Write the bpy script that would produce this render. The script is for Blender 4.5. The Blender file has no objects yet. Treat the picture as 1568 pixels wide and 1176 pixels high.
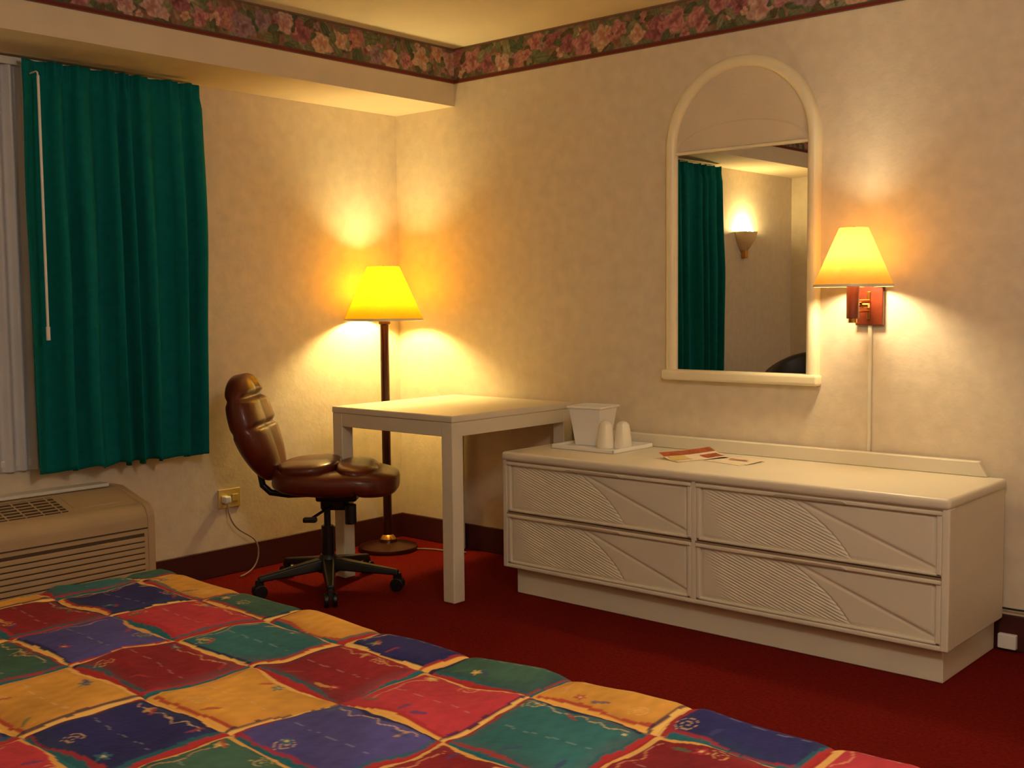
import bpy, math, random
import numpy as np
from mathutils import Vector, Matrix
random.seed(7); np.random.seed(7)
scene=bpy.context.scene
try:
    scene.view_settings.view_transform='Standard'
    scene.view_settings.look='None'
except Exception as e: print(e)
PI=math.pi
def lin(c):
    return tuple(((x/255)/12.92 if x/255<=0.04045 else ((x/255+0.055)/1.055)**2.4) for x in c)
# ---------------------------------------------------------------- materials
def mat(name,rgb,rough=0.5,metal=0.0,var=0.06,vscale=6.0,bump=0.0,bscale=200.0,coat=0.0,attr=False,spec=0.5,emit=None,estr=0.0):
    m=bpy.data.materials.new(name); m.use_nodes=True
    nt=m.node_tree; b=nt.nodes['Principled BSDF']
    c=lin(rgb)
    b.inputs['Roughness'].default_value=rough
    b.inputs['Metallic'].default_value=metal
    b.inputs['Specular IOR Level'].default_value=spec
    if coat: 
        b.inputs['Coat Weight'].default_value=coat; b.inputs['Coat Roughness'].default_value=0.15
    tc=nt.nodes.new('ShaderNodeTexCoord')
    if attr:
        a=nt.nodes.new('ShaderNodeAttribute'); a.attribute_name='Col'
        nt.links.new(a.outputs['Color'],b.inputs['Base Color'])
    else:
        n=nt.nodes.new('ShaderNodeTexNoise'); n.inputs['Scale'].default_value=vscale; n.inputs['Detail'].default_value=5
        nt.links.new(tc.outputs['Object'],n.inputs['Vector'])
        r=nt.nodes.new('ShaderNodeValToRGB')
        r.color_ramp.elements[0].position=0.3; r.color_ramp.elements[1].position=0.7
        r.color_ramp.elements[0].color=tuple(x*(1-var) for x in c)+(1,)
        r.color_ramp.elements[1].color=tuple(min(1,x*(1+var)) for x in c)+(1,)
        nt.links.new(n.outputs['Fac'],r.inputs['Fac']); nt.links.new(r.outputs['Color'],b.inputs['Base Color'])
    if bump:
        n2=nt.nodes.new('ShaderNodeTexNoise'); n2.inputs['Scale'].default_value=bscale; n2.inputs['Detail'].default_value=4
        nt.links.new(tc.outputs['Object'],n2.inputs['Vector'])
        bp=nt.nodes.new('ShaderNodeBump'); bp.inputs['Strength'].default_value=bump; bp.inputs['Distance'].default_value=0.01
        nt.links.new(n2.outputs['Fac'],bp.inputs['Height']); nt.links.new(bp.outputs['Normal'],b.inputs['Normal'])
    if emit:
        b.inputs['Emission Color'].default_value=lin(emit)+(1,); b.inputs['Emission Strength'].default_value=estr
    return m
def shade_mat(name,rgb,emit,estr,trans=0.6):
    m=bpy.data.materials.new(name); m.use_nodes=True; nt=m.node_tree
    nt.nodes.remove(nt.nodes['Principled BSDF']); out=nt.nodes['Material Output']
    d=nt.nodes.new('ShaderNodeBsdfDiffuse'); t=nt.nodes.new('ShaderNodeBsdfTranslucent')
    tc=nt.nodes.new('ShaderNodeTexCoord'); w=nt.nodes.new('ShaderNodeTexNoise'); w.inputs['Scale'].default_value=60
    nt.links.new(tc.outputs['Object'],w.inputs['Vector'])
    r=nt.nodes.new('ShaderNodeValToRGB'); c=lin(rgb)
    r.color_ramp.elements[0].color=tuple(x*.9 for x in c)+(1,); r.color_ramp.elements[1].color=c+(1,)
    nt.links.new(w.outputs['Fac'],r.inputs['Fac'])
    nt.links.new(r.outputs['Color'],d.inputs['Color']); nt.links.new(r.outputs['Color'],t.inputs['Color'])
    mx=nt.nodes.new('ShaderNodeMixShader'); mx.inputs[0].default_value=trans
    nt.links.new(d.outputs[0],mx.inputs[1]); nt.links.new(t.outputs[0],mx.inputs[2])
    e=nt.nodes.new('ShaderNodeEmission'); e.inputs['Color'].default_value=lin(emit)+(1,); e.inputs['Strength'].default_value=estr
    ad=nt.nodes.new('ShaderNodeAddShader'); nt.links.new(mx.outputs[0],ad.inputs[0]); nt.links.new(e.outputs[0],ad.inputs[1])
    nt.links.new(ad.outputs[0],out.inputs['Surface'])
    return m
M_wall=mat('wallpaper',(222,207,182),0.75,var=0.06,vscale=18,bump=0.10,bscale=55,spec=0.2)
M_ceil=mat('ceiling_paint',(236,226,200),0.9,var=0.02,bump=0.1,bscale=120,spec=0.1)
M_sof=mat('soffit_paint',(222,206,178),0.85,var=0.03,bump=0.1,bscale=80,spec=0.1)
M_carp=mat('carpet_red',(118,24,16),0.97,var=0.25,vscale=90,bump=0.6,bscale=500,spec=0.05)
M_base=mat('baseboard_brown',(66,17,15),0.55,var=0.1)
M_cream=mat('cream_laminate',(228,219,196),0.38,var=0.02)
M_creamd=mat('cream_edge_shadow',(150,128,104),0.5,var=0.04)
M_mframe=mat('mirror_frame_cream',(240,228,192),0.35,var=0.02)
M_teal=mat('teal_fabric',(4,114,110),0.85,var=0.10,vscale=30,bump=0.15,bscale=400,spec=0.15)
M_sheer=mat('white_sheer',(214,212,214),0.8,var=0.04)
M_white=mat('white_plastic',(240,236,228),0.35,var=0.01)
M_wht2=mat('white_enamel',(226,222,212),0.4,var=0.02)
M_leather=mat('brown_leather',(92,34,18),0.38,var=0.25,vscale=12,bump=0.08,bscale=120,coat=0.18,spec=0.35)
M_black=mat('black_plastic',(16,14,16),0.4,var=0.1)
M_bronze=mat('dark_bronze',(66,28,18),0.3,metal=0.3,var=0.1)
M_brass=mat('brass',(200,150,80),0.25,metal=1.0)
M_wood=mat('mahogany',(92,34,14),0.35,var=0.25,vscale=20,coat=0.3)
M_ptac=mat('tan_plastic',(192,168,130),0.5,var=0.04)
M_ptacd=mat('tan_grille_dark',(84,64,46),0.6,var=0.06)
M_almond=mat('almond_plastic',(214,186,112),0.4,var=0.03)
M_cord=mat('grey_cord',(150,130,110),0.5)
M_dark=mat('dark_upholstery',(26,16,16),0.5,var=0.1)
M_alu=mat('window_aluminium',(190,186,184),0.4,metal=0.3)
M_mat=mat('mattress_ticking',(210,200,185),0.8)
M_glassnight=mat('night_glass',(20,22,30),0.05,spec=0.8)
M_mirror=mat('mirror_silver',(225,225,222),0.0,metal=1.0,var=0.0)
M_quilt=mat('quilt_print',(128,128,128),0.8,attr=True,bump=0.15,bscale=120,spec=0.2)
M_bord=mat('floral_border_print',(128,128,128),0.7,attr=True,spec=0.2)
M_paper=mat('paper',(232,214,186),0.7)
M_brown=mat('brochure_brown',(160,80,46),0.5,var=0.3,vscale=60)
M_clear=mat('wrapped_cup',(240,232,212),0.25,var=0.03)
M_shadeF=shade_mat('lamp_shade_yellow',(255,224,84),(255,200,20),0.20,0.5)
M_shadeW=shade_mat('wall_shade_amber',(255,226,150),(255,190,60),0.16,0.5)
M_sconce=shade_mat('sconce_glass',(190,170,140),(255,190,110),0.0,0.08)
M_filldome=mat('added_fill_dome',(255,240,215),0.4,emit=(255,232,205),estr=3.0)  # emissive dome of the added ceiling fill
# ---------------------------------------------------------------- helpers
def link(o,parent=None):
    scene.collection.objects.link(o)
    if parent is not None: o.parent=parent
    return o
def empty(name,loc=(0,0,0),rz=0):
    e=bpy.data.objects.new(name,None); e.location=loc; e.rotation_euler=(0,0,rz); e.empty_display_size=0.1
    scene.collection.objects.link(e); return e
def mesh(name,verts,faces,m,parent=None,smooth=False):
    me=bpy.data.meshes.new(name); me.from_pydata([tuple(map(float,v)) for v in verts],[],faces); me.update()
    me.materials.append(m)
    if smooth:
        me.polygons.foreach_set('use_smooth',[True]*len(me.polygons))
    return link(bpy.data.objects.new(name,me),parent)
def bev(o,w,seg=3):
    if w>0:
        b=o.modifiers.new('bev','BEVEL'); b.width=w; b.segments=seg; b.limit_method='ANGLE'
        o.data.polygons.foreach_set('use_smooth',[True]*len(o.data.polygons))
        wn=o.modifiers.new('wn','WEIGHTED_NORMAL')
    return o
BF=[(0,3,2,1),(4,5,6,7),(0,1,5,4),(1,2,6,5),(2,3,7,6),(3,0,4,7)]
def box(name,x0,x1,y0,y1,z0,z1,m,parent=None,b=0.0,seg=3):
    v=[(x0,y0,z0),(x1,y0,z0),(x1,y1,z0),(x0,y1,z0),(x0,y0,z1),(x1,y0,z1),(x1,y1,z1),(x0,y1,z1)]
    return bev(mesh(name,v,BF,m,parent),b,seg)
def boxes(name,L,m,parent=None,b=0.0):
    v=[];f=[]
    for (x0,x1,y0,y1,z0,z1) in L:
        k=len(v)
        v+=[(x0,y0,z0),(x1,y0,z0),(x1,y1,z0),(x0,y1,z0),(x0,y0,z1),(x1,y0,z1),(x1,y1,z1),(x0,y1,z1)]
        f+=[tuple(i+k for i in q) for q in BF]
    return bev(mesh(name,v,f,m,parent),b,2)
def lathe(name,prof,m,parent=None,c=(0,0,0),n=48,axis='z',a0=0,a1=2*PI,smooth=True,thick=0):
    full=abs(a1-a0-2*PI)<1e-6
    cnt=n if full else n+1
    v=[];f=[]
    for (r,z) in prof:
        for i in range(cnt):
            a=a0+(a1-a0)*i/n
            p=(r*math.cos(a),r*math.sin(a),z)
            if axis=='x': p=(z,p[0],p[1])
            if axis=='y': p=(p[0],z,p[1])
            v.append((p[0]+c[0],p[1]+c[1],p[2]+c[2]))
    for j in range(len(prof)-1):
        for i in range(n):
            i2=(i+1)%cnt if full else i+1
            f.append((j*cnt+i,j*cnt+i2,(j+1)*cnt+i2,(j+1)*cnt+i))
    o=mesh(name,v,f,m,parent,smooth)
    if smooth:
        e=o.modifiers.new('es','EDGE_SPLIT'); e.split_angle=math.radians(40)
    if thick:
        s=o.modifiers.new('sol','SOLIDIFY'); s.thickness=thick
    return o
def cyl(name,r,z0,z1,m,parent=None,c=(0,0,0),axis='z',n=32):
    return lathe(name,[(0.0001,z0),(r*0.96,z0),(r,z0+0.04*r),(r,z1-0.04*r),(r*.96,z1),(0.0001,z1)],m,parent,c,n,axis)
def tube(name,pts,r,m,parent=None,res=8):
    cu=bpy.data.curves.new(name,'CURVE'); cu.dimensions='3D'
    s=cu.splines.new('POLY'); s.points.add(len(pts)-1)
    for i,p in enumerate(pts): s.points[i].co=(*p,1)
    cu.bevel_depth=r; cu.bevel_resolution=3; cu.use_fill_caps=True
    o=bpy.data.objects.new(name,cu); cu.materials.append(m)
    for sp in cu.splines: sp.use_smooth=True
    link(o)
    dg=bpy.context.evaluated_depsgraph_get()
    me=bpy.data.meshes.new_from_object(o.evaluated_get(dg)); 
    bpy.data.objects.remove(o)
    me.polygons.foreach_set('use_smooth',[True]*len(me.polygons))
    return link(bpy.data.objects.new(name,me),parent)
def bez(p0,p1,p2,p3,n=20):
    P=[Vector(p) for p in (p0,p1,p2,p3)]
    return [tuple(P[0]*(1-t)**3+P[1]*3*t*(1-t)**2+P[2]*3*t*t*(1-t)+P[3]*t**3) for t in [i/n for i in range(n+1)]]
def loft(name,path,W,T,side,m,parent=None,N=60,Mn=40,en=3.0,ex=0.6,norm=None):
    v=[];f=[]
    side=Vector(side)
    for i in range(N):
        b=-math.cos(PI*i/(N-1)); env=max(0.02,(1-abs(b)**en)**(1/en)) if abs(b)<1 else 0.02
        p=Vector(path(b)); d=Vector(path(min(1,b+.01)))-Vector(path(max(-1,b-.01))); d.normalize()
        nn=side.cross(d); nn.normalize()
        for k in range(Mn):
            a=2*PI*k/Mn; c,s=math.cos(a),math.sin(a)
            ca=math.copysign(abs(c)**ex,c); sa=math.copysign(abs(s)**ex,s)
            q=p+side*(W(b)*env*ca)+nn*(T(b,ca,sa)*(env**0.6)*sa)
            v.append(q)
    for i in range(N-1):
        for k in range(Mn):
            k2=(k+1)%Mn
            f.append((i*Mn+k,i*Mn+k2,(i+1)*Mn+k2,(i+1)*Mn+k))
    f.append(tuple(range(Mn-1,-1,-1))); f.append(tuple((N-1)*Mn+k for k in range(Mn)))
    return mesh(name,v,f,m,parent,True)
def grid(name,X,Y,Z,col,m,parent=None,smooth=True):
    ny,nx=X.shape
    me=bpy.data.meshes.new(name)
    V=np.stack([X,Y,Z],-1).reshape(-1,3)
    idx=np.arange(nx*ny).reshape(ny,nx)
    F=np.stack([idx[:-1,:-1],idx[:-1,1:],idx[1:,1:],idx[1:,:-1]],-1).reshape(-1,4)
    me.from_pydata(V.tolist(),[],F.tolist()); me.update(); me.materials.append(m)
    if smooth: me.polygons.foreach_set('use_smooth',[True]*len(me.polygons))
    if col is not None:
        ca=me.color_attributes.new('Col','FLOAT_COLOR','POINT')
        c=np.ones((nx*ny,4),dtype=np.float32); c[:,:3]=col.reshape(-1,3)
        ca.data.foreach_set('color',c.ravel())
    return link(bpy.data.objects.new(name,me),parent)
def sn(x,y,seed,freq,n=6):
    r=np.random.RandomState(seed); o=np.zeros_like(x)
    for i in range(n):
        a=r.rand()*2*PI; k=freq*(0.5+r.rand()*1.2); o=o+np.sin(k*(x*math.cos(a)+y*math.sin(a))+r.rand()*6.28)
    return o/n*1.6
def light(name,loc,power,col,radius,parent=None):
    l=bpy.data.lights.new(name,'POINT'); l.energy=power; l.color=col; l.shadow_soft_size=radius
    o=bpy.data.objects.new(name,l); o.location=loc; return link(o,parent)
# ---------------------------------------------------------------- room
H=2.395; XE=4.9; YS=-4.2; SX=0.41; SZ=2.125
box('floor',-0.15,XE+.1,YS-.1,0.1,-0.1,0,M_carp)
box('ceiling',-0.15,XE+.1,YS-.1,0.1,H,H+.1,M_ceil)
box('wall_right',-0.15,XE+.1,0,0.1,0,H,M_wall)
box('wall_back',XE,XE+.1,YS,0,0,H,M_wall)
box('wall_left',-0.15,XE,YS-.1,YS,0,H,M_wall)
WY0,WY1,WZ0,WZ1=-2.75,-1.45,0.62,2.05
boxes('wall_window',[(-.12,0,YS,WY0,0,H),(-.12,0,WY1,0,0,H),(-.12,0,WY0,WY1,0,WZ0),(-.12,0,WY0,WY1,WZ1,H)],M_wall)
box('trim_soffit',0,SX,YS,0,SZ,H,M_sof)
BH=0.122
box('baseboard_window',0,0.012,YS,0,0,BH,M_base,b=.004)
box('baseboard_right',0,XE,-0.012,0,0,BH,M_base,b=.004)
box('baseboard_back',XE-.012,XE,YS,0,0,BH,M_base,b=.004)
box('baseboard_left',0,XE,YS,YS+.012,0,BH,M_base,b=.004)
w=empty('window_1',(0,0,0))
fr=.05
boxes('frame',[(-.09,-.03,WY0,WY0+fr,WZ0,WZ1),(-.09,-.03,WY1-fr,WY1,WZ0,WZ1),(-.09,-.03,WY0,WY1,WZ0,WZ0+fr),(-.09,-.03,WY0,WY1,WZ1-fr,WZ1),(-.08,-.025,-2.13,-2.07,WZ0,WZ1),(-.08,-.04,WY0,WY1,1.28,1.31)],M_alu,w,.004)
box('glass',-.065,-.06,WY0,WY1,WZ0,WZ1,M_glassnight,w)
box('sill',-.03,.012,WY0-.03,WY1+.03,WZ0-.03,WZ0-.002,M_wht2,w,.005)
U,Vv=np.meshgrid(np.linspace(-2.72,-1.48,500),np.linspace(.575,2.09,8))
grid('sheer',.018+.010*np.sin(U*130+np.sin(U*20)),U,Vv,None,M_sheer,w)
# ---------------------------------------------------------------- wallpaper border
def border(name,length,seed,place,res=0.0027):
    h=0.165
    ns=int(length/res); nt_=int(h/res)
    S,T=np.meshgrid(np.linspace(0,length,ns),np.linspace(0,h,nt_))
    r=np.random.RandomState(seed)
    n=sn(S,T,seed,60)[...,None]; n2=sn(S,T,seed+5,140)[...,None]
    A=np.array(lin((132,92,78))); B=np.array(lin((120,104,78))); C0=np.array(lin((172,138,118)))
    col=A*(0.5-.5*n).clip(0,1)+B*(0.5+.5*n).clip(0,1); col=col+(C0-col)*(0.5*n2).clip(0,1)
    def blob(cs,ct,rad,fn):
        m=(np.abs(S[0]-cs)<rad*1.3); 
        if not m.any(): return
        i0,i1=np.where(m)[0][[0,-1]]
        s=S[:,i0:i1+1]-cs; t=T[:,i0:i1+1]-ct
        fn(col[:,i0:i1+1],s,t,rad)
    def leaf(c,s,t,rad,ang,colr):
        u=s*math.cos(ang)+t*math.sin(ang); v=-s*math.sin(ang)+t*math.cos(ang)
        d=(u/rad)**2+(v/(rad*.5))**2
        k=(d<1); f=(1-.35*d[k])[:,None]; c[k]=np.array(colr)*f; k2=k&(np.abs(v)<rad*.05); c[k2]=np.array(colr)*.6
    def flower(c,s,t,rad,cols,ph,pet,ox,oy):
        a=np.arctan2(t,s); rr=np.hypot(s,t)/rad
        edge=.80+.10*np.cos(pet*a+ph)+.09*np.cos(3*a+2*ph)+.05*np.cos(7*a+ph)
        a2=np.arctan2(t-oy,s-ox); r2=np.hypot(s-ox,t-oy)/rad
        q=r2*3.4+.40*np.cos(pet*a2+ph)+.35*np.sin(2*a2+ph*3)
        fr_=q-np.floor(q); lay=np.floor(q)
        sh=(.15+.85*fr_**.8)*(.75+.25*np.sin(3*a+ph))
        cc=np.array(cols[1])*(1-sh[...,None])+np.array(cols[0])*sh[...,None]
        cc=np.where((lay<1)[...,None],cc*.35+np.array(cols[2])*.65,cc)
        al=np.clip((edge-rr)/.10,0,1)[...,None]*.92
        c[...]=c*(1-al)+cc*al
    greens=[lin((120,122,90)),lin((94,104,78)),lin((146,140,108)),lin((100,90,66))]
    s=0
    while s<length:
        for _ in range(3):
            an=r.rand()*PI; g=greens[r.randint(4)]
            blob(s+r.rand()*.09,.02+r.rand()*.13,.022+r.rand()*.026,lambda c,a,b,rd:leaf(c,a,b,rd,an,g))
        s+=.045
    pal=[((208,150,144),(156,94,98),(124,60,66)),((214,182,166),(170,126,118),(164,98,92)),((176,112,118),(126,72,82),(96,46,58)),((216,182,152),(176,136,112),(172,104,74)),((170,138,142),(130,98,106),(106,72,82)),((198,136,132),(146,88,92),(190,144,98))]
    s=.02
    while s<length:
        p=pal[r.randint(6)]; cl=[lin(q) for q in p]; ph=r.rand()*6; pt=4+r.randint(2)
        ox,oy=(r.rand(2)-.5)*.02
        blob(s,.045+r.rand()*.085,.044+r.rand()*.030,lambda c,a,b,rd:flower(c,a,b,rd,cl,ph,pt,ox,oy))
        for z in range(2):
            p=pal[r.randint(6)]; cl2=[lin(q) for q in p]; ph2=r.rand()*6
            blob(s+.05*r.rand()+.02,.03+r.rand()*.11,.018+r.rand()*.016,lambda c,a,b,rd:flower(c,a,b,rd,cl2,ph2,5,0,0))
        for z in range(2):
            an=r.rand()*PI; g=greens[r.randint(4)]
            blob(s+.04+.03*r.rand(),.02+r.rand()*.12,.020+r.rand()*.014,lambda c,a,b,rd:leaf(c,a,b,rd,an,g))
        s+=.082+r.rand()*.035
    col*=(1+.16*sn(S,T,seed+9,220)[...,None]).clip(.6,1.4)
    t=T
    def st(a,b,c): col[(t>=a*h)&(t<=b*h)]=lin(c)
    st(0,.03,(110,98,78)); st(.03,.09,(118,40,36)); st(.09,.12,(84,76,58))
    st(.965,1,(132,100,84)); st(.94,.965,(96,78,60))
    X,Y,Z=place(S,T)
    return grid(name,X,Y,Z,col,M_bord)
ZB=H-.165
border('trim_1',-YS,3,lambda S,T:(np.full_like(S,SX+.0015),-S,ZB+T))
border('trim_2',XE-SX,11,lambda S,T:(SX+S,np.full_like(S,-.0015),ZB+T))
border('trim_3',XE-SX,21,lambda S,T:(SX+S,np.full_like(S,YS+.0015),ZB+T),.012)
border('trim_4',-YS,31,lambda S,T:(np.full_like(S,XE-.0015),-S,ZB+T),.012)
# ---------------------------------------------------------------- curtains
def curtain(name,y0,y1,seed):
    e=empty(name,(0,(y0+y1)/2,0)); yc=(y0+y1)/2
    n=340; k=90
    U,Vv=np.meshgrid(np.linspace(0,1,n),np.linspace(0,1,k))
    z1,z0=2.108,.565
    L=y1-y0
    ph=2*PI*(7.5*U+.26*np.sin(2*PI*U*1.3+seed)+.18*np.sin(2*PI*U*2.9+1.3*seed))
    drop=1-Vv
    amp=.017+.026*np.clip(drop*2.2,0,1)
    sw=np.sin(ph+.5*np.sin(drop*2.2+U*5)+.25*np.sin(drop*6+U*9))
    sw=np.sign(sw)*np.abs(sw)**.75
    X=.102+amp*sw+.006*np.sin(2*ph+1+drop*2)*np.clip(drop*2,0,1)+.006*sn(U,drop,seed,9)
    head=np.clip((Vv-.935)/.03,0,1)
    X=X*(1-head)+head*(.097+.012*np.sin(ph)+.008*np.sin(ph*3))
    Y=y0+L*U+ (.008*np.cos(ph))*drop - yc + .010*np.sin(drop*3)*(U-.5)
    Z=z0+(z1-z0)*Vv + .009*np.sin(ph+.5)*np.clip(drop-.8,0,1)*5 - .006*(Vv>.98)*np.abs(np.sin(ph*.5))
    o=grid('drape',X,Y,Z,None,M_teal,e)
    s=o.modifiers.new('sol','SOLIDIFY'); s.thickness=.004
    return e
curtain('curtain',-1.955,-1.200,2)
curtain('curtain',-2.99,-2.215,5)
rod=empty('curtain_rod',(0,-2.1,0))
box('rail',.030,.044,-.93,.93,2.088,2.116,M_wht2,rod,.003)
boxes('brackets',[(0,.036,-.9,-.88,2.092,2.114),(0,.036,.88,.9,2.092,2.114),(0,.036,-.01,.01,2.092,2.114)],M_wht2,rod)
wd=empty('curtain_wand',(0.168,-1.925,0))
cyl('wand',.005,1.08,2.035,M_white,wd,n=12)
tube('hook',[(0,0,2.035),(-.004,0,2.047),(-.015,.0,2.052),(-.06,.0,2.05)],.003,M_white,wd)
cyl('tip',.0075,1.07,1.12,M_white,wd,n=12)
# ---------------------------------------------------------------- PTAC
pe=empty('air_conditioner',(0,-2.13,0))
hw=.53
prof=[(.012,.04),(.012,.475),(.09,.475),(.245,.432)]
for i in range(11):
    a=i/10*PI/2
    prof.append((.250+.060*math.sin(a),.370+.060*math.cos(a)))
prof+=[(.31,.04)]
def extr(name,prof,y0,y1,m,parent):
    n=len(prof); v=[(p[0],y0,p[1]) for p in prof]+[(p[0],y1,p[1]) for p in prof]
    f=[(i,(i+1)%n,n+(i+1)%n,n+i) for i in range(n)]; f.append(tuple(range(n-1,-1,-1))); f.append(tuple(range(n,2*n)))
    return mesh(name,v,f,m,parent)
extr('housing',prof,-hw+.015,hw-.03,M_ptac,pe)
cap=[(p[0]+(.006 if p[0]>.1 else 0),p[1]+(.005 if p[1]>.2 else 0)) for p in prof]
bev(extr('end_cap_1',cap,hw-.03,hw,M_ptac,pe),.006); bev(extr('end_cap_2',cap,-hw,-hw+.015,M_ptac,pe),.005)
def slp(x,o):
    return .475-(x-.09)*(.043/.155)+o
def slopebox(x0,x1,y0,y1,o0,o1):
    return [(x0,y0,slp(x0,o0)),(x1,y0,slp(x1,o0)),(x1,y1,slp(x1,o0)),(x0,y1,slp(x0,o0)),(x0,y0,slp(x0,o1)),(x1,y0,slp(x1,o1)),(x1,y1,slp(x1,o1)),(x0,y1,slp(x0,o1))]
mesh('grille_panel',slopebox(.105,.240,-hw+.03,.22,-.002,.002),BF,M_ptacd,pe)
vv=[];ff=[]
def addb(v8):
    k=len(vv); vv.extend(v8); ff.extend([tuple(i+k for i in q) for q in BF])
for i in range(6):
    x=.112+i*.0235; addb(slopebox(x,x+.0045,-hw+.03,.22,.0,.0035))
for i in range(11):
    y=-hw+.06+i*.066; addb(slopebox(.105,.240,y,y+.006,.0,.0035))
mesh('grille_slats',vv,ff,M_ptac,pe)
boxes('top_sill',[(.0,.07,-hw,hw-.05,.478,.492)],M_wht2,pe,.003)
mesh('control_door',slopebox(.12,.225,.25,.44,-.001,.003),BF,M_ptac,pe)
L=[]
for i in range(11):
    z=.07+i*.022; L.append((.305,.318,-hw+.03,hw-.045,z,z+.017))
boxes('front_louvers',L,M_ptac,pe,.002)
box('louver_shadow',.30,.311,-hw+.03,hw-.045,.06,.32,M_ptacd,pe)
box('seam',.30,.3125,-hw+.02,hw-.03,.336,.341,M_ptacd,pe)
boxes('feet',[(.02,.29,-hw+.02,hw-.02,0,.042)],M_ptacd,pe)
# ---------------------------------------------------------------- outlet + cord
oe=empty('wall_outlet',(0,-1.045,.34))
box('plate',.0,.007,-.058,.058,-.042,.042,M_almond,oe,.003)
boxes('sockets',[(.005,.010,-.045,-.012,-.016,.016),(.005,.010,.012,.045,-.016,.016)],M_almond,oe,.002)
boxes('plug',[(.008,.04,-.045,-.012,-.018,.014)],M_white,oe,.006)
tube('cord',bez((.035,-.03,-.01),(.08,-.06,-.18),(.05,.12,-.14),(.07,.10,-.25))+bez((.07,.10,-.25),(.08,.09,-.30),(.09,.05,-.33),(.10,-.02,-.334)),.0035,M_cord,oe)
# ---------------------------------------------------------------- floor lamp
fl=empty('floor_lamp',(.185,-.27,0))
lathe('base',[(.0001,0),(.142,0),(.145,.006),(.142,.02),(.12,.028),(.06,.034),(.045,.04),(.042,.05),(.0001,.05)],M_bronze,fl)
lathe('base_collar',[(.0001,.045),(.04,.045),(.042,.055),(.03,.07),(.024,.075)],M_brass,fl)
cyl('pole',.021,.06,1.14,M_bronze,fl)
lathe('pole_collar',[(.022,1.09),(.03,1.095),(.03,1.12),(.018,1.14),(.012,1.16),(.012,1.19)],M_bronze,fl)
lathe('shade',[(.185,1.113),(.187,1.118),(.078,1.363),(.077,1.367)],M_shadeF,fl,n=64,thick=.0015)
lathe('shade_trim',[(.186,1.110),(.190,1.112),(.188,1.122),(.185,1.12)],M_mframe,fl,n=64)
boxes('shade_spider',[(-.077,.077,-.002,.002,1.345,1.349),(-.002,.002,-.077,.077,1.345,1.349)],M_brass,fl)
cyl('finial',.006,1.34,1.372,M_brass,fl)
tube('cord',bez((.10,.06,.006),(.20,.16,.006),(.22,.10,.006),(.36,.17,.006)),.004,M_cord,fl)
light('bulb',(0,0,1.25),30,(1,.80,.33),.05,fl)
# ---------------------------------------------------------------- desk
de=empty('desk',(0,0,0))
dx0,dx1,dy0,dy1,dz=.405,1.135,-.785,-.02,.75
box('top',dx0,dx1,dy0,dy1,dz-.028,dz,M_cream,de,.006)
boxes('apron',[(dx0+.004,dx1-.004,dy0+.004,dy0+.024,dz-.085,dz-.027),(dx0+.004,dx1-.004,dy1-.024,dy1-.004,dz-.085,dz-.027),(dx0+.004,dx0+.024,dy0+.004,dy1-.004,dz-.085,dz-.027),(dx1-.024,dx1-.004,dy0+.004,dy1-.004,dz-.085,dz-.027)],M_cream,de,.003)
lw=.062
for i,(x,y) in enumerate([(dx0+.002,dy0+.002),(dx1-lw-.002,dy0+.002),(dx0+.002,dy1-lw-.002),(dx1-lw-.002,dy1-lw-.002)]):
    box('leg_%d'%(i+1),x,x+lw,y,y+lw,0,dz-.027,M_cream,de,.005)
# ---------------------------------------------------------------- dresser
dr=empty('dresser',(0,0,0))
X0,X1=1.168,2.985; YF=-.53; Z0,Z1=.112,.588
box('plinth',1.205,2.955,-.485,-.02,0,Z0+.005,M_cream,dr,.004)
box('carcass',X0+.004,X1-.004,YF+.03,-.02,Z0,Z1-.02,M_cream,dr,.004)
box('top',X0-.002,X1+.002,YF-.008,-.016,Z1-.036,Z1,M_cream,dr,.014,4)
for nm,a,b,z0,z1,o in [('stile_1',X0,X0+.026,Z0,Z1-.03,0),('stile_2',X1-.026,X1,Z0,Z1-.03,0),('bottom_rail',X0+.02,X1-.02,Z0,Z0+.018,.001),('centre_stile',2.066,2.09,Z0+.01,Z1-.03,.002)]:
    box(nm,a,b,YF+o,YF+.05,z0,z1,M_cream,dr,.006)
v=[(1.20,-.045,Z1),(2.93,-.045,Z1),(2.93,-.016,Z1),(1.20,-.016,Z1),(1.215,-.045,Z1+.052),(2.90,-.045,Z1+.052),(2.90,-.016,Z1+.052),(1.215,-.016,Z1+.052)]
bev(mesh('back_rail',v,BF,M_cream,dr),.005)
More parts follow.
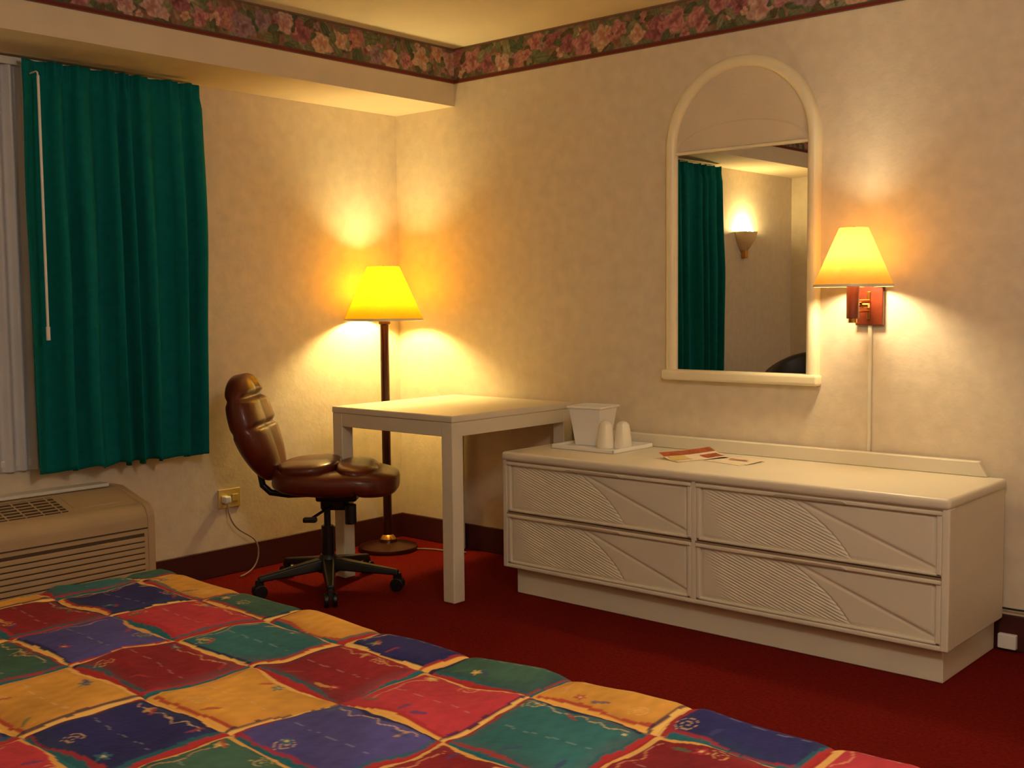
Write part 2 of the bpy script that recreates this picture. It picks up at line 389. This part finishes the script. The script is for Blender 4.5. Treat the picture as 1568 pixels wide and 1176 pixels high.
def drawer(k,x0,x1,z0,z1):
    nx,nz=520,90
    bx=.018
    U,W=np.meshgrid(np.linspace(0,1,nx),np.linspace(0,1,nz))
    w_=x1-x0-2*bx; h_=z1-z0-.03
    t=1-W
    # carved fan: ribbed field left of a diagonal, plain leaf facets to the right
    cu=.40+.27*t+.035*np.sin(PI*t)
    d=(U-cu)
    left=1/(1+np.exp(d*170))
    ribs=np.sin((U*w_*.34+(W*h_)*1.0)*2*PI/.0105)
    env=np.clip((U-.10*t)*12,0,1)*left
    h=.0045*left+.0024*ribs*env
    # upper leaf: boundary runs from (.42,top) down-right to (.80, .35)
    lb=1-(U-.42)/.62                       # height of leaf lower edge
    up=1/(1+np.exp(-(W-lb)*45))
    right=(1-left)
    h=h+right*(.0055*up-.0035*np.exp(-((W-lb)/.035)**2))
    h=h+right*(1-up)*.004*np.clip(1-d/.3,0,1)
    h=h-.0045*np.exp(-(d*w_/.005)**2)
    fade=np.clip(np.minimum(np.minimum(U,1-U)*w_,np.minimum(W,1-W)*h_)/.012,0,1)
    h=h*fade
    grid('drawer_%d_relief'%k,x0+bx+U*w_,YF+.012-h,z0+.010+W*h_,None,M_cream,dr)
    box('drawer_%d_front'%k,x0,x1,YF+.018,YF+.04,z0,z1,M_cream,dr,.002)
    boxes('drawer_%d_rim'%k,[(x0,x0+bx,YF+.001,YF+.02,z0,z1-.01),(x1-bx,x1,YF+.001,YF+.02,z0,z1-.01),(x0,x1,YF+.001,YF+.02,z0,z0+.011),(x0,x1,YF-.004,YF+.02,z1-.022,z1-.008)],M_cream,dr,.004)
    boxes('drawer_%d_gap'%k,[(x0-.002,x1+.002,YF+.0005,YF+.02,z1-.008,z1-.001)],M_creamd,dr)
    cx=(x0+x1)/2
    v=[(cx-.14,YF-.003,z1-.022),(cx+.14,YF-.003,z1-.022),(cx+.14,YF+.01,z1-.022),(cx-.14,YF+.01,z1-.022),
       (cx-.12,YF-.010,z1-.010),(cx+.12,YF-.010,z1-.010),(cx+.12,YF+.01,z1-.008),(cx-.12,YF+.01,z1-.008)]
    bev(mesh('drawer_%d_pull'%k,v,BF,M_cream,dr),.003)
for k,(a,b,c,d) in enumerate([(X0+.024,2.068,.13,.342),(2.088,X1-.024,.13,.342),(X0+.024,2.068,.345,.556),(2.088,X1-.024,.345,.556)]):
    drawer(k+1,a,b,c,d)
# ---------------------------------------------------------------- mirror
me_=empty('arched_mirror',(1.962,0,0))
R=.335; zs=1.80; zb=.90; fw=.046
pth=[(-R,zb)]
pth+=[(-R,zb+(zs-zb)*i/8) for i in range(1,9)]
pth+=[(-R*math.cos(a),zs+R*math.sin(a)) for a in [PI*i/48 for i in range(1,48)]]
pth+=[(R,zs-(zs-zb)*i/8) for i in range(0,9)]
sec=[]
for i in range(9):
    a=PI*i/8; sec.append((fw/2-fw/2*math.cos(a),.012+.026*math.sin(a)**.7))
sec=[(0,0)]+sec+[(fw,0)]
v=[];f=[]
for j,(x,z) in enumerate(pth):
    if z>zs:
        l=math.hypot(x,z-zs); dx,dz_=-x/l,-(z-zs)/l
    else: dx,dz_=(1 if x<0 else -1),0
    for (o_,d_) in sec: v.append((x+dx*o_,-d_,z+dz_*o_))
n=len(sec)
for j in range(len(pth)-1):
    for k in range(n-1): f.append((j*n+k,j*n+k+1,(j+1)*n+k+1,(j+1)*n+k))
mesh('frame',v,f,M_mframe,me_,True)
box('bottom_ledge',-R-.012,R+.012,-.048,0,zb-.03,zb+.012,M_mframe,me_,.012,4)
box('mirror_glass',-R+.03,R-.03,-.014,-.004,zb,1.785,M_mirror,me_)
N=40; ri=R-.03
v=[]
for i in range(N+1):
    a=PI*i/N; v.append((ri*math.cos(a),-.016,zs+ri*math.sin(a)))
v2=[(-ri,-.016,1.782),(ri,-.016,1.782)]
poly=v+v2
mesh('arch_panel',poly,[tuple(range(len(poly)))],M_sof,me_)
box('divider',-R+.035,R-.035,-.024,-.01,1.776,1.789,M_mframe,me_,.004)
v=[];f=[]
for i in range(N+1):
    a=PI*i/N
    v+=[(.285*math.cos(a),-.016,1.79+.10*math.sin(a)),(.275*math.cos(a),-.019,1.79+.094*math.sin(a)),(0.0,-.0195,1.79)]
for i in range(N): f+=[(3*i,3*i+3,3*i+4,3*i+1),(3*i+1,3*i+4,3*i+5,3*i+2)]
mesh('arch_relief',v,f,M_sof,me_)
# ---------------------------------------------------------------- wall lamp
def wall_lamp(loc,rz,power,col):
    e=empty('wall_lamp',loc,rz)
    box('backplate',-.052,.052,-.022,0,-.072,.072,M_wood,e,.004)
    boxes('plate_trim',[(-.006,.006,-.028,-.02,-.05,.05)],M_brass,e,.002)
    tube('arm',[(0,-.02,.015),(0,-.06,.015),(0,-.15,.015)],.007,M_brass,e)
    tube('arm_lower',[(0,-.02,-.02),(0,-.05,-.02),(-.0,-.15,-.02)],.005,M_brass,e)
    cyl('socket_tube',.022,-.045,.075,M_wood,e,(0,-.155,0))
    cyl('socket_cap',.016,-.06,-.043,M_brass,e,(0,-.155,0))
    cyl('knob',.009,-.03,.03,M_brass,e,(.0,-.09,.0),axis='x')
    lathe('shade',[(.133,.068),(.135,.073),(.050,.270),(.048,.272)],M_shadeW,e,(0,-.155,0),64,thick=.0015)
    lathe('shade_trim',[(.134,.066),(.137,.068),(.136,.075),(.133,.074)],M_mframe,e,(0,-.155,0),64)
    boxes('shade_spider',[(-.05,.05,-.157,-.153,.258,.261),(-.002,.002,-.205,-.105,.258,.261)],M_brass,e)
    cyl('finial',.005,.25,.276,M_brass,e,(0,-.155,0))
    cyl('harp_stem',.004,.07,.26,M_brass,e,(0,-.155,0))
    light('bulb',(0,-.155-.02,.165),power,col,.045,e)
    tube('cord_cover',[(0,-.008,-.07),(0,-.008,-.53)],.008,M_cream,e)
    return e
wall_lamp((2.495,0,1.17),0,14,(1,.82,.50))
wall_lamp((XE,-1.9,1.30),-PI/2,16,(1,.87,.66))  # extra lamp added on the unseen east wall as fill light
# ---------------------------------------------------------------- wall sconce (seen in mirror)
sc=empty('wall_sconce',(0,-3.45,1.62))
lathe('bowl',[(.02,-.09),(.05,-.06),(.09,.0),(.11,.06)],M_sconce,sc,(0.0,0,0),32,a0=-PI/2,a1=PI/2,thick=.004)
box('bracket',0,.04,-.02,.02,-.13,-.05,M_brass,sc,.006)
light('bulb',(.06,0,.06),17,(1,.76,.32),.025,sc)
# ---------------------------------------------------------------- added ceiling fill light, fixture out of view
cl=empty('added_ceiling_fill',(3.7,-2.6,H))
lathe('dome',[(.0001,-.09),(.08,-.085),(.14,-.06),(.17,-.02)],M_filldome,cl,(0,0,0),40)
lathe('rim',[(.165,-.025),(.185,-.02),(.185,0),(.0001,0)],M_brass,cl)
light('bulb',(0,0,-.30),38,(1,.90,.82),.15,cl)
# ---------------------------------------------------------------- office chair
ch=empty('office_chair',(.55,-.94,0),math.radians(40))
def seatpath(b):
    x=.045+.255*b; return (x,0,.463+.020*b*b-(.05*max(0,b-.35)))
def ST(b,ca,sa):
    t=.054
    if sa>0: t*=1+.15*abs(ca)-.12*math.exp(-((b+.0)/.25)**2)*(1-abs(ca))
    t*=1-.30*math.exp(-((b-.42)/.05)**2)*(1 if sa<0 else 0)
    return -t
loft('seat',seatpath,lambda b:.235,ST,(0,1,0),M_leather,ch,en=3.2)
loft('seat_pad_1',lambda b:(-.065+.125*b,0,.520+.006*b),lambda b:.205,lambda b,ca,sa:-.034*(1-.35*math.exp(-(ca/.14)**2)),(0,1,0),M_leather,ch,en=2.4)
loft('seat_pad_2',lambda b:(.135+.085*b,0,.506-.012*b),lambda b:.205,lambda b,ca,sa:-.034*(1-.35*math.exp(-(ca/.14)**2)),(0,1,0),M_leather,ch,en=2.2)
def bp(b):
    t=(b+1)/2; return (-.205-.145*t-.02*math.sin(PI*t),0,.472+.435*t)
def BT(b,ca,sa):
    t=.056+.018*math.sin(PI*(b+1)/2)
    dp=1.0 if sa>0 else .35
    g=1-dp*(.48*math.exp(-((b-.56)/.06)**2)+.26*math.exp(-((b+.02)/.05)**2))
    g*=1-.30*math.exp(-(ca/.10)**2)*(1 if sa>0 else 0)
    g*=1+.10*math.exp(-((b-.8)/.2)**2)
    return t*g
loft('backrest',bp,lambda b:.180+.020*math.sin(PI*(b+1)/2),BT,(0,1,0),M_leather,ch,N=110,en=2.6,ex=.75)
tube('back_bracket',[(-.02,0,.405),(-.16,0,.40),(-.235,0,.41),(-.268,0,.44),(-.278,0,.50),(-.285,0,.60)],.014,M_black,ch)
box('back_plate',-.03,.14,-.10,.10,.385,.42,M_black,ch,.01)
box('tilt_mechanism',-.02,.10,-.05,.05,.34,.40,M_black,ch,.012)
cyl('gas_lift',.014,.2,.36,M_black,ch)
cyl('gas_sleeve',.026,.07,.27,M_black,ch)
lathe('hub',[(.0001,.075),(.045,.075),(.05,.09),(.045,.13),(.03,.15),(.0001,.15)],M_black,ch)
tube('lever',[(.03,-.04,.36),(.0,-.15,.35),(-.03,-.22,.335)],.006,M_black,ch)
box('lever_paddle',-.055,-.0,-.235,-.205,.325,.345,M_black,ch,.006)
tube('knob_stem',[(.08,-.05,.37),(.11,-.08,.36)],.006,M_black,ch)
cyl('tension_knob',.024,.29,.37,M_black,ch,(.11,-.07,0),n=20)
for k in range(5):
    a=math.radians(-6+72*k); c,s=math.cos(a),math.sin(a)
    def P(r,o,z): return (r*c-o*s,r*s+o*c,z)
    v=[P(.03,-.03,.085),P(.30,-.017,.065),P(.30,.017,.065),P(.03,.03,.085),P(.03,-.024,.135),P(.30,-.012,.088),P(.30,.012,.088),P(.03,.024,.135)]
    bev(mesh('base_arm_%d'%(k+1),v,BF,M_black,ch),.007)
    for q,o in enumerate((-.017,.017)):
        w_=[];fq=[];nn=24
        for sd in (-.009,.009):
            for i in range(nn):
                t=2*PI*i/nn; w_.append(P(.295+.028*math.cos(t),o+sd,.028+.028*math.sin(t)))
        for i in range(nn): fq.append((i,(i+1)%nn,nn+(i+1)%nn,nn+i))
        fq+= [tuple(range(nn-1,-1,-1)),tuple(range(nn,2*nn))]
        bev(mesh('caster_%d_wheel_%d'%(k+1,q+1),w_,fq,M_black,ch),.004)
    v=[P(.275,-.01,.03),P(.315,-.01,.03),P(.315,.01,.03),P(.275,.01,.03),P(.28,-.01,.075),P(.31,-.01,.075),P(.31,.01,.075),P(.28,.01,.075)]
    bev(mesh('caster_%d_fork'%(k+1),v,BF,M_black,ch),.003)
# ---------------------------------------------------------------- armchair (only in the mirror)
ac=empty('armchair',(.72,-3.15,0),math.radians(60))
vv=[];ff=[];n=40
for i in range(n+1):
    a=math.radians(70)+math.radians(220)*i/n
    zt=.68+.14*math.exp(-((a-PI)/1.0)**2)
    for (r,z) in [(.27,.25),(.27,zt-.03),(.285,zt),(.32,zt),(.335,zt-.03),(.335,.25)]:
        vv.append((r*math.cos(a),r*math.sin(a),z))
for i in range(n):
    for k in range(6): ff.append((i*6+k,i*6+(k+1)%6,(i+1)*6+(k+1)%6,(i+1)*6+k))
ff+=[tuple(range(5,-1,-1)),tuple(n*6+k for k in range(6))]
mesh('back_shell',vv,ff,M_dark,ac,True)
lathe('seat_cushion',[(.0001,.26),(.26,.26),(.275,.29),(.275,.40),(.25,.43),(.0001,.44)],M_dark,ac)
for i in range(4):
    a=PI/4+i*PI/2; cyl('leg_%d'%(i+1),.018,0,.27,M_wood,ac,(.22*math.cos(a),.22*math.sin(a),0),n=12)
# ---------------------------------------------------------------- ice bucket set
tr=empty('serving_tray',(1.425,-.195,Z1+.0005))
box('tray_base',-.155,.155,-.135,.135,0.0,.006,M_white,tr,.002)
boxes('tray_rim',[(-.16,.16,-.14,-.132,0,.016),(-.16,.16,.132,.14,0,.016),(-.16,-.152,-.14,.14,0,.016),(.152,.16,-.14,.14,0,.016)],M_white,tr,.003)
ib=empty('ice_bucket',(1.36,-.17,Z1+.0068),math.radians(8))
a,b_=.055,.075; hh=.155; t_=.006
v=[];
for (r,z) in [(a,0),(b_,hh),(b_+.008,hh),(b_+.008,hh+.01),(b_-.006,hh+.01),(a-.006,t_)]:
    v+=[(-r,-r,z),(r,-r,z),(r,r,z),(-r,r,z)]
f=[(3,2,1,0)]
for j in range(5):
    for k in range(4): f.append((j*4+k,j*4+(k+1)%4,(j+1)*4+(k+1)%4,(j+1)*4+k))
f.append((20,21,22,23))
bev(mesh('bucket_body',v,f,M_white,ib),.006)
for (x,y) in [(1.475,-.235),(1.535,-.20)]:
    c_=empty('plastic_cup',(x,y,Z1+.0068))
    lathe('cup',[(.0001,.004),(.036,.0),(.037,.004),(.027,.095),(.025,.1),(.0001,.1)],M_clear,c_,n=32)
    lathe('wrap',[(.038,.001),(.0385,.01),(.030,.08),(.022,.103),(.012,.110),(.0001,.112)],M_clear,c_,n=14)
# brochures
br=empty('brochure',(1.90,-.24,Z1),math.radians(68))
box('back_page',-.12,.12,-.065,.065,.0005,.002,M_paper,br)
def curl(name,x0,x1,y0,y1,m,o):
    U,W=np.meshgrid(np.linspace(x0,x1,20),np.linspace(y0,y1,12))
    Z=.0035+o+.020*np.clip((W+.02)/.085,0,1)**1.5+.006*np.clip(U/.12,0,1)
    return grid(name,U,W,Z,None,m,br)
curl('cover',-.12,.12,-.065,.065,M_paper,0)
curl('cover_band',-.12,.12,.028,.065,M_brown,.0008)
curl('cover_label',-.11,-.03,-.03,.025,M_almond,.0008)
curl('cover_picture',.03,.11,-.045,.01,M_brown,.0008)
pp=empty('paper_sheets',(2.06,-.22,Z1),math.radians(-12))
box('sheet_1',-.09,.09,-.07,.07,.0005,.002,M_paper,pp)
v=[(-.05,-.06,.0025),(.10,-.04,.0025),(.09,.08,.008),(-.06,.06,.006)]
mesh('sheet_2',v,[(0,1,2,3)],M_paper,pp)
mesh('print_strip',[(-.02,-.005,.0085),(.06,.005,.0085),(.058,.018,.009),(-.022,.008,.009)],[(0,1,2,3)],M_brown,pp)
pj=empty('phone_jack',(3.0,-.0125,.035))
box('jack_box',-.03,.03,-.022,0,-.025,.025,M_white,pj,.004)
pc=empty('phone_cord',(0,0,0))
tube('cord',bez((2.93,-.02,.15),(3.1,-.02,.13),(3.25,-.03,.19),(3.6,-.02,.15)),.0035,M_black,pc)
# ---------------------------------------------------------------- bed
bd=empty('bed',(0,0,0))
BX0,BX1,BY0,BY1,BZ=1.845,3.93,-4.02,-2.49,.585
def axis_arr(lo,hi,flo,fhi,fine,coarse):
    a=list(np.arange(lo,flo,coarse))+list(np.arange(flo,fhi,fine))+list(np.arange(fhi,hi,coarse))+[hi]
    return np.array(a)
r_=.055
sx=axis_arr(BX0-.42,BX1+.02,1.80,3.75,.0032,.03)
sy=axis_arr(BY0-.42,BY1+.42,-3.42,-2.40,.0032,.03)
SXg,SYg=np.meshgrid(sx,sy)
def fold(s,lo,hi,r):
    pos=s.copy(); drop=np.zeros_like(s)
    arc=r*PI/2
    t=s-(hi-r); m=t>0; ta=np.minimum(t,arc)
    pos=np.where(m,hi-r+r*np.sin(ta/r),pos); drop=np.where(m,r*(1-np.cos(ta/r))+np.maximum(t-arc,0),drop)
    t=(lo+r)-s; m=t>0; ta=np.minimum(t,arc)
    pos=np.where(m,lo+r-r*np.sin(ta/r),pos); drop=np.where(m,r*(1-np.cos(ta/r))+np.maximum(t-arc,0),drop)
    return pos,drop
PX,DX=fold(SXg,BX0,BX1+.5,r_); PY,DY=fold(SYg,BY0,BY1,r_)
drop=np.maximum(DX,DY)
PX,PY=PX.copy(),PY.copy()
wx=SXg+.006*sn(SXg,SYg,41,28)+.003*sn(SXg,SYg,42,90)
wy=SYg+.006*sn(SXg,SYg,43,28)+.003*sn(SXg,SYg,44,90)
CP,RP=.23,.20
gi=(wx-1.952)/CP; gj=(-2.62-wy)/RP
I=np.floor(gi).astype(int); J=np.floor(gj).astype(int)+1
fi=gi-np.floor(gi); fj=gj-np.floor(gj)
G=(200,142,56);N_=(38,36,82);Rr=(142,36,32);Cc=(170,50,56);T_=(44,96,94);Gr=(56,88,70);D=(124,26,32);B=(72,66,116)
tab={0:[G,Gr,G,N_,Gr,G,N_,Cc],1:[N_,Cc,T_,D,Cc,T_,D,G],2:[D,B,D,G,B,D,Gr,N_],3:[G,Gr,G,N_,Gr,Cc,T_,Rr],4:[T_,D,B,Cc,G,N_,D,G]}
names=[G,N_,Rr,Cc,T_,Gr,D,B]
pals=np.array([lin(c) for c in names])
cell=np.zeros(SXg.shape,int)
for j in range(-4,10):
    for i in range(-5,14):
        m=(I==i)&(J==j)
        if not m.any(): continue
        if j in tab and 0<=i<8: c=tab[j][i]
        else: c=names[(i*3+j*5+((i*j)%3))%8]
        cell[m]=names.index(c)
col=pals[cell].copy()
mot=1+.20*sn(SXg,SYg,51,30)[...,None]+.10*sn(SXg,SYg,52,160)[...,None]
col*=mot
ex=np.minimum(fi,1-fi)*CP; ey=np.minimum(fj,1-fj)*RP
edge_=np.clip(1-np.minimum(ex,ey)/.035,0,1)[...,None]*(.5+.5*sn(SXg,SYg,53,22)[...,None]).clip(0,1)
shift=pals[(cell*3+2)%8]
col=col*(1-.5*edge_)+shift*.5*edge_
def paint(mask,c,a=1.0):
    c=np.array(lin(c)); col[mask]=col[mask]*(1-a)+c*a
nI=np.round(gi).astype(int); nJ=np.round(gj).astype(int)
sideI=(gi-np.round(gi)); sideJ=(gj-np.round(gj))
bw=.0075+.0045*sn(SXg,SYg,62,26)
def stripes(dist,side,idx,other,sd):
    d=side
    k=(idx*7+other*3+sd)%4
    for q in range(4):
        A_,B_,C_=[((216,160,74),(30,30,64),(160,42,42)),((160,42,40),(214,166,86),(38,88,92)),((216,170,88),(154,38,38),(30,30,64)),((38,92,96),(210,152,68),(158,42,44))][q]
        m=k==q
        paint(m&(dist<bw*2.1)&(d>0),B_,.88)
        paint(m&(dist<bw*1.8)&(d<0),C_,.80)
        paint(m&(dist<bw),A_,1)
stripes(ey,sideJ,nJ,I,1)
stripes(ex,sideI,nI,J,0)
cu_=.030+.005*np.sin(gi*2*PI*3.0+J)+.003*np.sin(gi*2*PI*7)
m=(np.abs(ey-cu_)<.0016)&(ex>.03)&(fj<.5)&(((I+J)%2)==0)
paint(m,(210,170,106),.65)
cu_=.032+.005*np.sin(gj*2*PI*3+I)
m=(np.abs(ex-cu_)<.0016)&(ey>.03)&(fi<.5)&(((I+J)%2)==1)
paint(m,(204,142,92),.65)
m=(np.abs(fj-.55)*RP<.0016)&(np.sin(gi*2*PI*6)>-.2)&(ex>.03)
paint(m,(216,206,186),.18)
rs=np.random.RandomState(9)
for ii in range(-1,9):
    for jj in range(0,5):
        for q in range(5):
            cx=1.952+(ii+.12+rs.rand()*.76)*CP; cy=-2.62-(jj-1+(.17 if rs.rand()<.5 else .83)+.05*(rs.rand()-.5))*RP
            i0=np.searchsorted(sx,cx-.03); i1=np.searchsorted(sx,cx+.03); j0=np.searchsorted(sy,cy-.03); j1=np.searchsorted(sy,cy+.03)
            dxx=wx[j0:j1,i0:i1]-cx; dyy=wy[j0:j1,i0:i1]-cy; rr=np.hypot(dxx,dyy); aa=np.arctan2(dyy,dxx)
            full=np.zeros(SXg.shape,bool)
            if q==0:
                full[j0:j1,i0:i1]=(rr<.018)&(np.abs(np.mod(rr/.0085-aa/(2*PI),1)-.5)<.13); paint(full,(206,162,96),.7)
            elif q==1:
                full[j0:j1,i0:i1]=(rr<.009+.003*np.cos(5*aa)); paint(full,[(166,54,54),(204,160,80),(54,102,104)][rs.randint(3)],.8)
                full[j0:j1,i0:i1]=(rr<.003); paint(full,(214,180,116),.8)
            else:
                th=rs.rand()*PI; u=dxx*math.cos(th)+dyy*math.sin(th); v_=-dxx*math.sin(th)+dyy*math.cos(th)
                full[j0:j1,i0:i1]=((u/.016)**2+(v_/.0042)**2<1); paint(full,[(64,94,64),(156,52,46),(194,146,72),(58,58,100)][rs.randint(4)],.7)
col=col.clip(0.002,1)
puff=.009*(np.clip(np.minimum(ex,ey)/.03,0,1))**.5
q_=sn(SXg,SYg,73,34); q2=1-np.abs(sn(SXg,SYg,74,11))
top=puff+.010*sn(SXg,SYg,71,5)+.003*sn(SXg,SYg,72,22)+.0024*q_+.005*q2**3
PZ=BZ-.014-drop+top*np.clip(1-drop/.1,0.2,1)
wav=.012*np.sin(SXg*14+2*np.sin(SXg*3))*np.clip(drop/.3,0,1)
PY=PY+np.where(SYg>-3,wav+.006,-wav)*(DY>.04)
grid('quilt',PX,PY,PZ,col,M_quilt,bd).modifiers.new('sol','SOLIDIFY').thickness=-.004
box('mattress',BX0+.03,BX1+.05,BY0+.03,BY1-.03,.33,.545,M_mat,bd,.03)
box('box_spring',BX0+.03,BX1+.05,BY0+.03,BY1-.03,.12,.325,M_mat,bd,.015)
boxes('bed_legs',[(BX0+.1,BX0+.16,BY0+.1,BY0+.16,0,.12),(BX0+.1,BX0+.16,BY1-.16,BY1-.1,0,.12),(BX1-.16,BX1-.1,BY0+.1,BY0+.16,0,.12),(BX1-.16,BX1-.1,BY1-.16,BY1-.1,0,.12)],M_wood,bd)
# ---------------------------------------------------------------- world + camera
wd_=bpy.data.worlds.new('world'); scene.world=wd_; wd_.use_nodes=True
wd_.node_tree.nodes['Background'].inputs['Color'].default_value=(.01,.012,.02,1)
cam=bpy.data.cameras.new('camera'); co=bpy.data.objects.new('camera',cam); scene.collection.objects.link(co)
cam.sensor_width=36; cam.lens=1734/1568*36; cam.clip_start=.02
r=Vector((.7509,.6604,-.0099)).normalized(); fwd=Vector((-.6593,.7484,-.0735)); fwd=(fwd-r*fwd.dot(r)).normalized(); up=r.cross(fwd)
mt=Matrix((( r.x,up.x,-fwd.x,4.230),( r.y,up.y,-fwd.y,-3.941),( r.z,up.z,-fwd.z,1.2),(0,0,0,1)))
co.matrix_world=mt
scene.camera=co
